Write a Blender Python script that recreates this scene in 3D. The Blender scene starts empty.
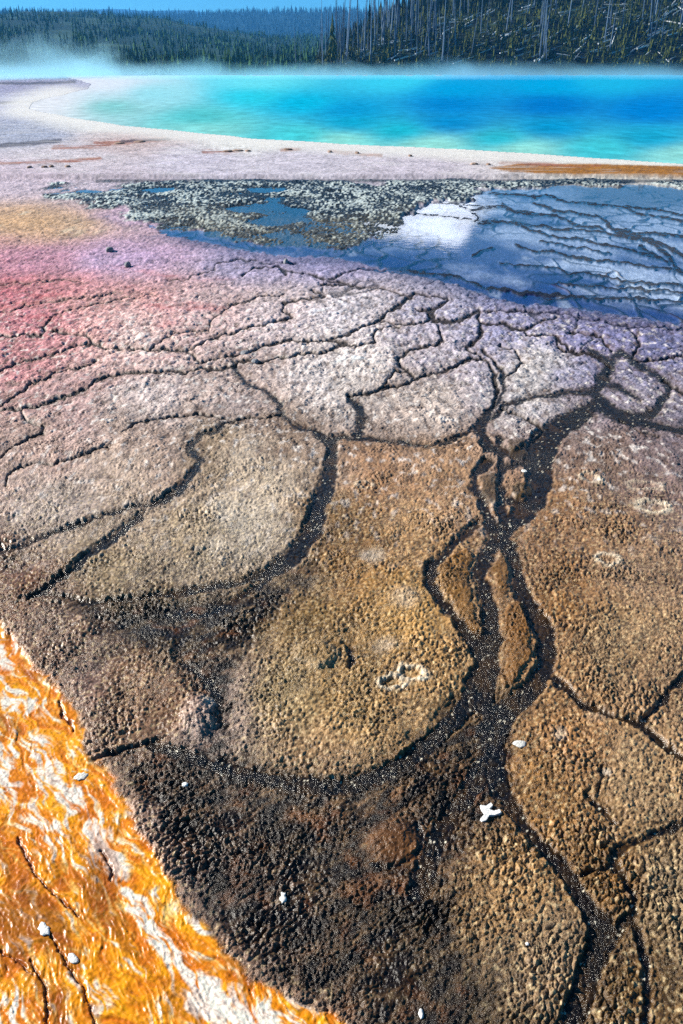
import bpy, math, random
import numpy as np
from mathutils import Vector

random.seed(7)
rng = np.random.default_rng(11)
sc = bpy.context.scene
COL = sc.collection
F = 797.0                      # focal length in pixels of the 683 x 1024 frame
HC = 2.1                       # eye height above the mat
HOR = 64.0                     # picture row of the true horizon
CX, CY = 341.5, 512.0
TH = math.atan((CY - HOR) / F)
CT, ST = math.cos(TH), math.sin(TH)

def row_to_y(py):
    """ground distance of a picture row"""
    phi = TH + np.arctan((np.asarray(py, float) - CY) / F)
    return HC / np.tan(phi)

def y_to_row(y):
    phi = np.arctan2(HC, y)
    return CY + F * np.tan(phi - TH)

def scale_at(y):
    """metres per pixel sideways at ground distance y"""
    return (np.asarray(y, float) * CT + HC * ST) / F

def G(px, py):
    y = float(row_to_y(py))
    return (px - CX) * float(scale_at(y)), y

# ------------------------------------------------------------------ noise
def h32(ix, iy, seed):
    ix = ix.astype(np.int64).astype(np.uint32)
    iy = iy.astype(np.int64).astype(np.uint32)
    n = ix * np.uint32(374761393) + iy * np.uint32(668265263) + np.uint32((seed * 2246822519) & 0xffffffff)
    n = (n ^ (n >> np.uint32(13))) * np.uint32(1274126177)
    n = (n ^ (n >> np.uint32(16))) * np.uint32(2246822519)
    n = n ^ (n >> np.uint32(15))
    return n.astype(np.float32) / np.float32(4294967296.0)

def perlin(x, y, seed=0):
    ix = np.floor(x); iy = np.floor(y)
    fx = (x - ix).astype(np.float32); fy = (y - iy).astype(np.float32)
    u = fx*fx*fx*(fx*(fx*6-15)+10); v = fy*fy*fy*(fy*(fy*6-15)+10)
    def g(a, b):
        t = h32(ix+a, iy+b, seed) * np.float32(6.2831853)
        return np.cos(t)*(fx-a) + np.sin(t)*(fy-b)
    a = g(0,0); b = g(1,0); c = g(0,1); d = g(1,1)
    r = (a + u*(b-a)); r2 = (c + u*(d-c))
    return (r + v*(r2-r)) * 1.5

def fbm(x, y, o=4, seed=0, gain=.5):
    s = 0; a = 1; t = 0
    for k in range(o):
        s = s + a*perlin(x*2**k + 17.3*k, y*2**k - 9.1*k, seed+k); t += a; a *= gain
    return s/t

def worley(x, y, seed=0, jit=.9):
    """F1, F2 distances and a random number of the nearest cell"""
    ix = np.floor(x); iy = np.floor(y)
    f1 = np.full(x.shape, 9., np.float32); f2 = f1.copy(); idn = np.zeros(x.shape, np.float32)
    for a in (-1,0,1):
        for b in (-1,0,1):
            cx_ = ix+a; cy_ = iy+b
            r1 = h32(cx_, cy_, seed); r2 = h32(cx_, cy_, seed+91)
            d = np.sqrt((cx_+.5+jit*(r1-.5)-x)**2 + (cy_+.5+jit*(r2-.5)-y)**2).astype(np.float32)
            m = d < f1
            f2 = np.where(m, f1, np.minimum(f2, d))
            idn = np.where(m, r1*.5+r2*.5, idn)
            f1 = np.where(m, d, f1)
    return f1, f2, idn

def sstep(a, b, x):
    t = np.clip((x-a)/(b-a), 0, 1)
    return t*t*(3-2*t)

def lin(c):
    c = np.asarray(c, float)/255.
    return np.where(c <= .04045, c/12.92, ((c+.055)/1.055)**2.4)

# ------------------------------------------------------------------ linking helpers
def tag(o, label=None, cat=None, group=None, kind=None):
    if label: o['label'] = label
    if cat: o['category'] = cat
    if group: o['group'] = group
    if kind: o['kind'] = kind
    return o

def link(name, me, mat=None, parent=None):
    o = bpy.data.objects.new(name, me); COL.objects.link(o)
    if mat and not len(me.materials): me.materials.append(mat)
    if parent: o.parent = parent
    return o

def mesh_py(name, v, f, smooth=False):
    me = bpy.data.meshes.new(name); me.from_pydata([tuple(map(float,p)) for p in v], [], f); me.update()
    if smooth: me.polygons.foreach_set('use_smooth', [True]*len(me.polygons))
    return me

def grid_mesh(name, X, Y, Z, rgba=None):
    nr, nc = X.shape
    me = bpy.data.meshes.new(name)
    n = nr*nc
    me.vertices.add(n)
    co = np.stack([X, Y, Z], -1).astype(np.float32).reshape(-1)
    me.vertices.foreach_set('co', co)
    i = np.arange(n).reshape(nr, nc)
    q = np.stack([i[:-1,:-1], i[:-1,1:], i[1:,1:], i[1:,:-1]], -1).reshape(-1,4).astype(np.int32)
    m = len(q)
    me.loops.add(m*4); me.loops.foreach_set('vertex_index', q.reshape(-1))
    me.polygons.add(m)
    me.polygons.foreach_set('loop_start', (np.arange(m)*4).astype(np.int32))
    me.polygons.foreach_set('loop_total', np.full(m, 4, np.int32))
    me.polygons.foreach_set('use_smooth', np.ones(m, bool))
    me.update(calc_edges=True)
    if rgba is not None:
        at = me.attributes.new('tone', 'FLOAT_COLOR', 'POINT')
        at.data.foreach_set('color', rgba.astype(np.float32).reshape(-1))
    return me

# ------------------------------------------------------------------ materials
def newmat(name):
    m = bpy.data.materials.new(name); m.use_nodes = True
    nt = m.node_tree; nt.nodes.clear()
    out = nt.nodes.new('ShaderNodeOutputMaterial')
    return m, nt, out

def N(nt, t, **kw):
    n = nt.nodes.new(t)
    for k, v in kw.items():
        if k.startswith('i_'): n.inputs[k[2:].replace('_', ' ')].default_value = v
        else: setattr(n, k, v)
    return n

def principled_noise(name, c1, c2, scale=4., rough=.8, spec=.3, bump=.3, bscale=None, pos='Object'):
    m, nt, out = newmat(name)
    tc = N(nt, 'ShaderNodeTexCoord')
    no = N(nt, 'ShaderNodeTexNoise', i_Scale=scale, i_Detail=5.)
    nt.links.new(tc.outputs[pos], no.inputs['Vector'])
    oi = N(nt, 'ShaderNodeObjectInfo')
    mx = N(nt, 'ShaderNodeMath', operation='MULTIPLY_ADD')
    nt.links.new(oi.outputs['Random'], mx.inputs[0]); mx.inputs[1].default_value = .5
    nt.links.new(no.outputs['Fac'], mx.inputs[2])
    sb = N(nt, 'ShaderNodeMath', operation='SUBTRACT'); sb.inputs[1].default_value = .25
    nt.links.new(mx.outputs[0], sb.inputs[0])
    cr = N(nt, 'ShaderNodeValToRGB')
    cr.color_ramp.elements[0].position = .25; cr.color_ramp.elements[0].color = (*c1, 1)
    cr.color_ramp.elements[1].position = .75; cr.color_ramp.elements[1].color = (*c2, 1)
    nt.links.new(sb.outputs[0], cr.inputs[0])
    p = N(nt, 'ShaderNodeBsdfPrincipled'); p.inputs['Roughness'].default_value = rough
    p.inputs['Specular IOR Level'].default_value = spec
    nt.links.new(cr.outputs[0], p.inputs['Base Color'])
    if bump:
        bn = N(nt, 'ShaderNodeTexNoise', i_Scale=bscale or scale*4, i_Detail=4.)
        nt.links.new(tc.outputs[pos], bn.inputs['Vector'])
        b = N(nt, 'ShaderNodeBump', i_Strength=bump, i_Distance=.02)
        nt.links.new(bn.outputs['Fac'], b.inputs['Height']); nt.links.new(b.outputs[0], p.inputs['Normal'])
    nt.links.new(p.outputs[0], out.inputs[0])
    return m

# ================================================================== GROUND
cols = np.concatenate([-421-np.cumsum(1.25**np.arange(24))[::-1]*2, np.arange(-420, -20, 1.8), np.arange(-20, 704, 1.0), np.arange(704, 1101, 1.8), 1101+np.cumsum(1.25**np.arange(24))*2])
rows_px = np.concatenate([np.arange(1110, 450, -1.0), np.arange(450, 178, -.5), np.arange(178, 68, -.5)])
ys = np.concatenate([[-40, -12, -4, -1.5], np.arange(-.7, .925, .007), row_to_y(rows_px), [700, 1000, 1800, 4000, 9000]])
rows = np.where(ys > .85, y_to_row(np.maximum(ys, .85)), 1115 + (.85-ys)*120)
S = scale_at(np.maximum(ys, .9))
X = (cols[None,:]-CX)*S[:,None]
Y = np.repeat(ys[:,None], len(cols), 1)
PX = np.repeat(cols[None,:], len(ys), 0).astype(np.float32)
PY = np.repeat(rows[:,None], len(cols), 1).astype(np.float32)
X = X.astype(np.float32); Y = Y.astype(np.float32)
rasc = rows[::-1]               # ascending

# organic wobble of the traced outlines
wx = perlin(PX/16., PY/12., 2)*2.4 + perlin(PX/7., PY/6., 3)*1.7 + perlin(PX/3.3, PY/2.6, 5)*1.0
wy = perlin(PX/16., PY/12., 7)*1.8 + perlin(PX/7., PY/6., 4)*1.4 + perlin(PX/3.3, PY/2.6, 6)*.8
QX = PX+wx; QY = PY+wy*np.clip((PY-60)/200, .25, 1)

def window(x0, x1, y0, y1):
    c0 = np.searchsorted(cols, x0); c1 = np.searchsorted(cols, x1)
    a = np.searchsorted(rasc, y0); b = np.searchsorted(rasc, y1)
    n = len(rows)
    return slice(n-b, n-a), slice(c0, c1)

def strokes(lst, reach=16., field=None):
    """signed distance (px) outside a set of variable width strokes"""
    D = np.full(PX.shape, 99., np.float32) if field is None else field
    for w, pts in lst:
        pts = [(p[0], p[1], (p[2] if len(p) > 2 else w)) for p in pts]
        for (x0,y0,w0), (x1,y1,w1) in zip(pts[:-1], pts[1:]):
            m = max(w0,w1)+reach
            s = window(min(x0,x1)-m, max(x0,x1)+m, min(y0,y1)-m, max(y0,y1)+m)
            qx = QX[s]; qy = QY[s]
            if qx.size == 0: continue
            dx, dy = x1-x0, y1-y0
            t = np.clip(((qx-x0)*dx+(qy-y0)*dy)/(dx*dx+dy*dy+1e-6), 0, 1)
            d = np.hypot(qx-x0-t*dx, qy-y0-t*dy) - (w0+(w1-w0)*t)
            D[s] = np.minimum(D[s], d)
    return D

def poly(pts, reach=60., wob=1.):
    """signed distance to a polygon, negative inside"""
    D = np.full(PX.shape, 99., np.float32)
    xs = [p[0] for p in pts]; yy = [p[1] for p in pts]
    s = window(min(xs)-reach, max(xs)+reach, min(yy)-reach, max(yy)+reach)
    qx = PX[s]+(QX[s]-PX[s])*wob; qy = PY[s]+(QY[s]-PY[s])*wob
    ins = np.zeros(qx.shape, bool); d = np.full(qx.shape, 99., np.float32)
    for (x0,y0),(x1,y1) in zip(pts, pts[1:]+pts[:1]):
        dx, dy = x1-x0, y1-y0
        t = np.clip(((qx-x0)*dx+(qy-y0)*dy)/(dx*dx+dy*dy+1e-6), 0, 1)
        d = np.minimum(d, np.hypot(qx-x0-t*dx, qy-y0-t*dy))
        if dy != 0:
            c = ((y0 <= qy) & (qy < y1)) | ((y1 <= qy) & (qy < y0))
            ins ^= c & (qx < x0+(qy-y0)*dx/dy)
    D[s] = np.where(ins, -d, d)
    return D

def rbf(pts, px, py, ystr=None):
    """smooth pigment map from sampled places"""
    def wy_(y):
        y = np.asarray(y, float)
        return np.where(y < 300, (y-300)*3.2, y-300)
    acc = np.zeros(px.shape+(3,), np.float32); ws = np.zeros(px.shape, np.float32)
    qy = wy_(py).astype(np.float32)
    for x, y, c in pts:
        d2 = (px-x)**2 + (qy-float(wy_(y)))**2
        w = 1./(d2+500.)**2.0
        ws += w
        L = lin(c)
        for k in range(3): acc[...,k] += w*L[k]
    return acc/ws[...,None]

TONES = [
 (20,100,(190,190,212)),(100,120,(228,228,225)),(20,92,(150,145,175)),(30,135,(165,170,190)),(130,140,(205,180,175)),
 (250,142,(238,234,226)),(450,150,(232,222,214)),(600,158,(232,225,212)),(60,160,(216,204,208)),(200,165,(212,202,214)),
 (300,165,(212,202,212)),(420,168,(210,198,208)),(20,180,(208,188,198)),(100,190,(202,186,196)),(30,222,(208,165,118)),
 (70,222,(205,168,130)),(120,218,(196,165,186)),(30,262,(190,135,152)),(0,262,(190,128,142)),(120,262,(192,160,190)),(250,265,(172,158,188)),(330,268,(162,152,188)),
 (10,290,(194,106,114)),(60,290,(204,128,132)),(150,298,(210,142,138)),(100,322,(212,152,146)),(200,300,(206,168,164)),
 (30,320,(202,128,135)),(30,350,(188,125,126)),(130,335,(218,182,172)),(280,310,(208,184,184)),(350,310,(208,194,198)),
 (60,400,(186,150,144)),(150,400,(194,174,168)),(250,390,(182,156,146)),(330,360,(208,192,187)),(350,380,(198,182,172)),
 (440,312,(162,156,182)),(500,320,(140,138,180)),(530,370,(192,182,178)),(420,400,(182,162,148)),(430,350,(176,162,172)),(600,330,(118,116,165)),
 (650,350,(104,106,155)),(640,395,(150,140,158)),(670,405,(120,112,130)),(560,330,(120,118,165)),
 (40,440,(176,144,130)),(150,440,(170,140,120)),(60,500,(170,150,136)),(120,480,(176,152,132)),(100,560,(138,116,84)),
 (200,540,(150,128,100)),(260,470,(178,158,134)),(240,520,(182,166,146)),(280,438,(140,112,88)),(210,450,(150,125,95)),
 (20,600,(112,74,48)),(60,620,(102,76,60)),(150,620,(84,66,40)),(100,650,(95,70,50)),(180,650,(92,72,42)),(30,640,(110,80,60)),
 (380,470,(150,108,70)),(440,470,(166,125,86)),(360,560,(135,95,42)),(340,520,(110,80,40)),(420,540,(166,126,80)),(400,620,(160,120,62)),
 (300,620,(120,90,44)),(280,700,(135,110,70)),(350,700,(150,115,64)),(430,690,(152,116,70)),(330,760,(145,112,76)),
 (600,460,(122,96,80)),(660,450,(118,96,92)),(600,520,(136,100,64)),(555,515,(142,102,64)),(640,560,(142,110,80)),
 (560,600,(132,92,48)),(620,640,(142,112,76)),(580,740,(140,100,58)),(650,780,(146,116,80)),(550,790,(140,98,46)),(670,700,(140,108,75)),
 (660,900,(136,112,80)),(600,885,(112,76,28)),(625,980,(92,66,30)),(500,890,(142,106,62)),(540,950,(132,106,76)),
 (390,840,(104,68,34)),(120,690,(128,92,62)),(180,700,(112,76,45)),(80,680,(124,94,80)),(210,715,(165,140,128)),(160,780,(78,52,32)),
 (200,800,(92,64,36)),(300,850,(80,58,32)),(250,900,(86,62,45)),(200,880,(96,74,64)),(350,950,(86,62,36)),(300,960,(92,66,45)),
 (400,900,(64,46,24)),(150,830,(105,80,68)),(270,980,(100,76,62)),(450,1000,(70,52,30)),(460,810,(80,55,28)),
]
wpx = 34*fbm(X/.45, Y/.55, 4, 12)*sstep(200,420,PY) + 26*fbm(X/2.2, Y/2.8, 4, 13)*sstep(500,260,PY)
wpy = (30*fbm(X/.45, Y/.55, 4, 14))*sstep(260,480,PY) + 9*fbm(X/2.2, Y/2.8, 4, 15)*sstep(500,260,PY)
base = rbf(TONES, PX+wpx, PY+wpy*sstep(175,230,PY))

lum = base.mean(-1, keepdims=True)
base = np.clip(lum + (base-lum)*(1-.06*sstep(380,470,PY)[...,None]-.22*(sstep(240,300,PY)*sstep(500,400,PY)*sstep(0,200,PX))[...,None]), .002, 1)
base *= (1+.14*sstep(420,480,PY)+.14*sstep(280,320,PY)*sstep(440,400,PY))[...,None]
# far fringe: white rim of the pool, amber strip, rusty stringers
n_far = fbm(X/3., Y/9., 4, 21)
n_str = fbm(PX/70., PY/2.2, 3, 22)
strip = poly([(490,171),(520,167),(600,167),(760,172),(760,178.5),(560,177),(510,175)], wob=.4)
base = base*(1-(k := (sstep(1.5,-1,strip))[...,None])) + lin((170,112,28))*k
rust = strokes([(1.0,[(95,146),(120,145),(150,143),(165,141)]),(.8,[(55,150),(75,150),(95,149),(110,147)]),
                (.6,[(0,166),(40,165),(70,164),(100,162)]),(.7,[(205,154),(230,155),(250,153)]),(.6,[(282,152),(300,152)]),
                (.5,[(330,154),(352,155),(380,158)]),(.6,[(500,166),(540,167),(600,168)])], 6)
dk = strokes([(1.6,[(0,148),(30,146),(50,144),(60,143)]),(.8,[(0,104),(25,103),(50,104)]),(.8,[(0,84),(40,84),(75,82.5)]),(.6,[(120,144),(160,142),(168,141)])], 6)
base = base*(1-(k := (sstep(2.5,0,rust)*sstep(-.35,.2,n_str))[...,None])) + lin((165,95,60))*k
base = base*(1-(k := (sstep(1.5,-.3,dk)*.8)[...,None])) + lin((60,55,70))*k

# ------------------------------------------------------------------ zones
granp = poly([(40,192),(130,182),(220,178),(683,178),(760,178),(760,185),(560,186),(500,191),(440,199),(400,216),(396,230),(372,238),
              (362,245),(345,254),(300,250),(235,244),(180,230),(140,216),(100,206),(40,200)], wob=1.3)
filmp = poly([(300,243),(345,238),(372,234),(396,224),(402,214),(440,200),(470,190),(560,185),(690,184),(900,183),(1500,184),(1500,335),(900,332),(683,324),
              (620,316),(565,307),(500,298),(450,284),(400,270),(340,258),(250,250),(180,236),(150,226),(200,232)], wob=1.0)
orange = poly([(0,626),(20,648),(34,668),(60,690),(77,720),(88,757),(110,775),(125,800),(140,835),(160,865),(185,905),(215,940),(250,975),
               (290,1000),(330,1015),(352,1026),(420,1300),(-900,1300),(-900,560),(-60,590)], reach=2000)
darkp = poly([(60,600),(130,606),(180,598),(240,592),(300,570),(318,560),(300,600),(250,640),(232,700),(230,748),(290,768),(350,778),(400,752),(470,690),(500,650),
              (512,730),(515,800),(470,840),(448,880),(470,960),(500,1024),(500,1100),(360,1100),(330,1000),(250,950),(190,880),(150,800),
              (120,762),(190,742),(215,700),(180,665),(120,640)], wob=3)
# main channel and cracks (half widths in picture pixels)
chan = strokes([
 # big braided channel
 (9,[(600,402,6),(583,414,8),(562,426,10),(545,440,14),(538,460,16),(540,480,13),(536,500,11),(520,515,9),(505,528,10),(495,540,8)]),
 (4,[(484,418),(480,430),(488,446,5),(502,450,4),(514,456,5),(530,452,8)]),
 (3,[(488,462,5),(476,473,4),(474,487,3),(482,501,4),(487,512,5),(492,528,7)]),
 (3,[(500,440,3),(503,470,3),(500,500,3),(504,515,6)]),
 (3,[(505,467),(520,464),(535,468)]),(3,[(508,500),(520,504),(534,502)]),
 (3,[(480,521,3),(463,535,4),(446,553,4),(431,566,5),(430,580,5),(441,600,4),(455,618,4),(468,632,6),(480,650,9)]),
 (8,[(500,535,8),(487,552,7),(480,575,6.5),(488,600,8),(492,620,9),(490,650,11),(484,675,12),(480,700,13)]),
 (6,[(500,535,8),(512,552,6),(518,570,6),(520,590,7),(532,610,9),(545,635,9),(547,660,9),(538,682,9),(520,700,11),(500,715,14),(490,735,15),(492,760,13),(500,790,9)]),
 (5,[(484,675,14),(465,705,8),(440,735,8),(400,765,8),(350,786,8),(290,783,7),(230,768,6),(180,752,5),(150,745,3)]),
 (9,[(490,760,14),(470,790,9),(450,815,8),(432,850,10),(420,890,12)]),
 (7,[(505,790,7),(522,822,6),(540,845,6),(560,862,7),(575,885,7),(590,908,9),(602,925,10)]),
 (9,[(602,925,12),(596,950,12),(586,985,13),(576,1010,12),(565,1040,14),(555,1090,14)]),
 # left plate channel
 (5,[(283,415,1.5),(295,424,2),(315,431,2.5),(330,440,5),(333,452,6),(331,467,6.5),(326,488,7.5),(318,508,9),(314,526,9),(304,544,8),(290,558,8),(270,571,5),(245,581,3.5),
     (213,587,2.5),(189,591,2),(160,594,1.8),(132,599,1.6),(111,601,1.5),(88,603,1.4),(67,598,1.2),(40,592,1)]),
 (2,[(268,578,3),(248,592,3),(226,604,3),(200,614,3),(170,612,2.5)]),
 (2,[(232,421,1.2),(219,429,1.6),(204,434,2),(192,443,3),(191,450,3.5),(200,458,3.5),(197,468,3.5),(187,481,3.5),(176,491,3),(163,500,2.6),(146,504,1.8),(129,507,1.4),(103,515,1.3),
     (79,524,1.5),(59,531,1.5),(38,538,1.5),(18,549,1.6),(-5,553,1.6),(-60,560,1.6)]),
 (2,[(146,505,1.5),(140,515,2.5),(126,527,3.5),(108,541,4),(91,553,4),(73,568,3.5),(59,579,3),(44,591,2.2),(30,598,1.5)]),
 (1.3,[(232,360,1.8),(238,374,2),(251,385,1.6),(268,392,1.8),(280,404,2),(283,415,2)]),
 (2.0,[(330,436),(347,437),(362,437)]),
 (3,[(349,395,1.6),(352,401,2.5),(360,408,4.2),(363,420,4.6),(360,430,3.6),(354,436,2.5)]),
 (1.5,[(320,433),(335,439),(352,437)]),
 (1.7,[(361,437),(379,440),(402,442),(431,446),(452,440),(469,432),(480,424)]),
 (2.2,[(501,370),(504,385),(499,402),(484,417),(480,426)]),
 (2.2,[(483,420,2.5),(498,413,2.5),(506,405,2.5),(527,399,2),(547,395,2),(571,392,2),(591,391,2.5),(600,385,3)]),
 (3,[(594,391,4),(600,399,5),(610,410,5.5),(629,417,5),(647,414,4),(659,408,4),(667,393,3),(670,385,2.5),(662,379,2.5),(653,372,3),(641,367,3),(632,358,3),(622,352,3),(613,358,3),(609,370,4),(606,380,4.5),(596,391,4)]),
 (3,[(600,402,7),(617,415,6),(635,422,4.5),(655,425,3.5),(683,430,3),(760,436,3)]),
 (2,[(612,385,4),(630,392,2),(640,400,1)]),
 (3.5,[(600,378,4),(608,366,4),(606,358,3),(590,350,2.4)]),
 # lower right
 (2,[(553,676,3),(562,686,3.5),(571,693,3),(585,705,2.3),(606,714,2.2),(626,720,2.2),(641,726,2.8),(653,737,2.6),(670,749,2.4),(683,758,2.2),(730,778,2.2)]),
 (2,[(641,724,3),(656,708,2.6),(670,690,2.8),(683,679,2.8),(720,650,2.5)]),
 (1.2,[(601,766,1.2),(603,774,1.5),(598,790,1.2)]),(1.4,[(586,792,1.5),(600,807,1.8),(614,822,1.2)]),
 (2.4,[(720,812,2.4),(683,824,2.4),(662,831,2.5),(635,842,2.8),(614,853,4),(613,860,4),(624,877,3),(632,894,3),(634,912,3.5),(626,920,4),(612,945,4),(604,965,3)]),
 (2.4,[(634,922,3),(642,945,3),(647,970,3.3),(648,1000,3.3),(644,1030,3),(640,1090,3)]),
 (1.6,[(583,872),(596,870),(612,866)]),
 (3,[(183,661,1.5),(196,672,2),(206,680,3),(216,692,3.5),(220,705,3),(219,720,1.6)]),
 (.8,[(86,764),(108,755),(123,749),(161,740)]),
 (1.2,[(418,824,1.5),(422,838,1.5),(418,852,1.5),(404,862,1.2),(388,866,1.0),(372,862,1)]),
 (1.6,[(345,642,.6),(352,650,1.8),(352,660,1.8),(346,667,.6)]),  # cast shadow right of the mound, drawn as a dark groove
])
thin = strokes([
 (1.1,[(-60,338),(0,336),(15,336),(32,335),(45,332),(44,325),(54,316,.8),(69,310,.6),(97,304,.5),(123,298,.4),(152,295,.4)]),
 (1.1,[(48,331),(76,333),(88,337),(94,344),(108,349),(126,349),(149,350),(164,349),(187,350),(197,361)]),
 (.6,[(149,350),(158,341),(178,333),(198,330),(210,329),(211,320),(223,311),(233,304),(257,297),(283,295)]),
 (1.4,[(-60,412),(0,410),(18,409),(38,405),(59,399),(82,389),(100,379),(117,374),(135,371),(158,372),(189,370),(213,369),(232,367),(238,361)]),
 (.7,[(0,405),(15,396),(29,385),(44,379),(61,371),(82,366),(97,360)]),
 (.9,[(-50,380),(0,371),(18,363),(38,357),(59,352),(76,345),(91,344)]),
 (.9,[(22,410),(25,418),(35,423),(45,426),(41,433),(26,439),(12,448),(0,458),(-60,480)]),
 (.9,[(110,446),(95,450),(82,455),(70,460),(52,463),(35,463),(20,466),(9,475),(5,486)]),
 (.5,[(0,285),(18,282),(44,281),(62,279),(80,282)]),(.5,[(0,313),(15,309),(35,303),(59,300),(85,297),(120,292)]),
 (.5,[(170,281),(186,278),(213,269),(216,263),(233,260),(251,259),(268,263),(298,263)]),
 (1.2,[(279,267,1.5),(286,273,2.5)]),
 (.8,[(242,276),(254,268),(277,267),(315,276),(330,281),(347,282),(360,287),(373,287),(396,291),(408,297)]),
 (.8,[(330,279),(347,273),(360,270),(373,269),(393,272),(417,272),(443,275),(466,279)]),
 (1.0,[(189,349),(204,342),(219,335),(236,332),(257,326),(277,320),(293,317),(284,310),(283,304),(292,300),(312,298),(325,295),(312,291)]),
 (1.3,[(197,363),(219,358),(245,352),(260,347),(277,341),(301,340),(324,341),(342,336),(360,329),(379,319),(390,310),(402,304),(408,297)]),
 (1.1,[(238,361),(257,361),(277,358),(301,355),(324,351),(344,344),(332,339)]),
 (1.0,[(160,418),(178,416),(198,414),(219,417),(236,420),(257,417),(277,415),(283,415)]),(.7,[(120,432),(140,422),(160,418)]),
 (1.0,[(320,284),(349,284),(373,287)]),(1.0,[(379,320),(393,322),(398,328),(376,329),(374,335),(377,341),(358,345),(338,342)]),
 (1.2,[(417,309),(428,310),(431,319),(417,323),(398,323)]),
 (1.8,[(408,297,1),(420,294,1),(446,297,1.4),(449,300,1.4),(440,307,1.8),(431,311,2.4),(433,320,2),(449,322,1.6),(461,320,2),(478,310,1.6),(480,322,1.8),(481,335,2),(472,344,1.8),(466,347,1.5)]),
 (1.3,[(440,328),(443,338),(437,344),(422,347),(408,351),(398,358),(399,364),(411,370),(414,376)]),
 (1.4,[(349,395),(364,393),(384,389),(402,385),(414,379),(428,374),(449,369),(461,363),(472,358),(484,360),(493,369,2),(496,382,2),(496,396,2),(493,405,2)]),
 (1.1,[(384,389),(387,379),(396,371),(408,370)]),
 (1.4,[(609,376),(609,367),(600,358),(585,352),(568,350),(562,341),(553,335),(527,335),(524,329),(506,325),(483,322)]),
 (1.2,[(483,350),(492,358),(501,370)]),(1.1,[(638,361),(665,358),(683,355),(740,350)]),(1.1,[(612,350),(600,335),(571,332)]),(1.3,[(662,379),(683,393),(720,410)]),
 (1.1,[(466,347),(476,352),(484,360)]),(.8,[(553,335),(560,345),(562,352),(585,352)]),
 (.9,[(490,310),(527,311),(560,313),(600,320),(629,326),(700,330)]),
 (.9,[(524,329),(540,322),(556,318)]),(1.,[(632,358),(640,345),(636,335),(629,327)]),(1,[(501,408),(530,420),(544,429),(533,440)]),
 (.9,[(505,376),(515,372),(524,362),(514,350),(500,345)]),(.9,[(620,420),(640,432),(660,436)]),
], 12)
# cracks standing dark in the water film (kept slightly proud of it)
filmc = strokes([
 (1.0,[(533,196),(546,195),(566,200),(581,202),(599,204),(621,206),(638,207),(656,209),(683,214),(760,222)]),
 (1.2,[(533,202),(546,206),(555,211),(573,212),(588,214),(599,216),(608,222),(610,226),(621,229),(638,233),(656,233),(683,235),(760,238)]),
 (2.2,[(608,224),(621,233),(636,236),(652,240),(665,244),(674,250),(683,255),(760,275)]),
 (1.1,[(470,210),(501,205),(515,210),(533,213),(555,215),(577,224),(599,227),(605,233),(630,238),(643,238)]),
 (1.0,[(480,222),(510,222),(533,224),(546,226),(559,229),(581,229),(605,233)]),
 (1.0,[(520,226),(544,232),(559,236),(577,238),(599,243),(621,246),(632,250),(660,256)]),
 (1.0,[(516,244),(533,249),(555,251),(577,256),(599,259),(625,261),(643,265),(683,270)]),
 (.8,[(500,262),(533,265),(551,266),(568,272),(599,274),(621,280),(665,283),(720,286)]),
 (1.6,[(632,233),(652,244),(665,252),(674,263),(683,274),(720,300)]),
 (.7,[(380,213),(413,213),(441,215),(472,219),(494,220),(512,222),(530,224)]),(.7,[(461,206),(472,211),(477,216),(480,218)]),
 (.8,[(490,193),(503,193),(530,195),(546,195)]),(.8,[(501,203),(507,209),(530,215)]),
 (1.0,[(380,270),(402,270),(424,271),(446,274),(468,279),(479,285),(503,289),(530,293),(560,295),(600,298),(629,297),(683,300),(760,304)]),
 (.7,[(472,254),(485,248),(492,247)]),(.9,[(620,206),(640,214),(660,216),(683,220)]),
 (.7,[(560,281),(600,286),(640,288),(700,292)]),(.9,[(640,246),(655,254),(668,262)]),(.7,[(420,200),(450,203),(480,205)]),
 (.7,[(540,240),(580,247),(610,252)]),
], 8)

# natural secondary cracking of the middle distance
wxx = X + .25*perlin(X/.5, Y/.7, 31); wyy = Y + .3*perlin(X/.5, Y/.7, 32)
f1, f2, cid = worley(wxx/.62, wyy/1.0, 41)
mid = sstep(262, 285, PY)*sstep(372, 335, PY)*sstep(150, 330, PX + 1.1*(PY-300))
vor = (f2-f1)
minor = sstep(.045, .005, vor)*mid*sstep(-.35,.25,perlin(X/1.4,Y/2.,33))
g1, g2, cid2 = worley(wxx/.33+3, wyy/.6, 42)
fmin = sstep(.15, .05, g2-g1)*sstep(-.35,.15,perlin(X/1.1,Y/3.,34))

o1, o2, o3 = worley(X/.95+.35*perlin(X/.4,Y/.4,30), Y/1.15+.35*perlin(X/.4,Y/.4,29), 28)
outm = np.clip(sstep(705,745,PX)+sstep(-20,-55,PX)+sstep(1100,1125,PY), 0, 1)*sstep(330,360,PY)
chan = np.where(outm > .01, np.minimum(chan, (o2-o1-.035)*90*(2-outm)), chan)
M_or = sstep(5, -5, orange + 9*fbm(X/.07, Y/.07, 4, 51))
M_gr = sstep(179.2,180.0,PY)*sstep(2.0, -2.0, granp + 15*fbm(X/1.3,Y/1.3,4,50) + 2.5*perlin(X/.2, Y/.6, 52))
M_fl = sstep(3.0, -2.5, filmp + 2.0*perlin(X/.7, Y/1.6, 53))*(1-M_gr)
M_dk = sstep(12, -14, darkp + 14*fbm(X/.16, Y/.16, 3, 54))
chn = chan + 1.5*perlin(X/.02, Y/.03, 55) + 3.5*fbm(X/.11, Y/.13, 3, 44)*sstep(380,480,PY)
M_ch = sstep(2.2, -1.2, chn)*(1-M_or)
M_th = np.maximum(sstep(.75, -.5, thin), minor*.75)
M_fc = np.maximum(sstep(1.6, 0, filmc), fmin*.85)*M_fl
nofilm = 1-M_fl

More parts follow.
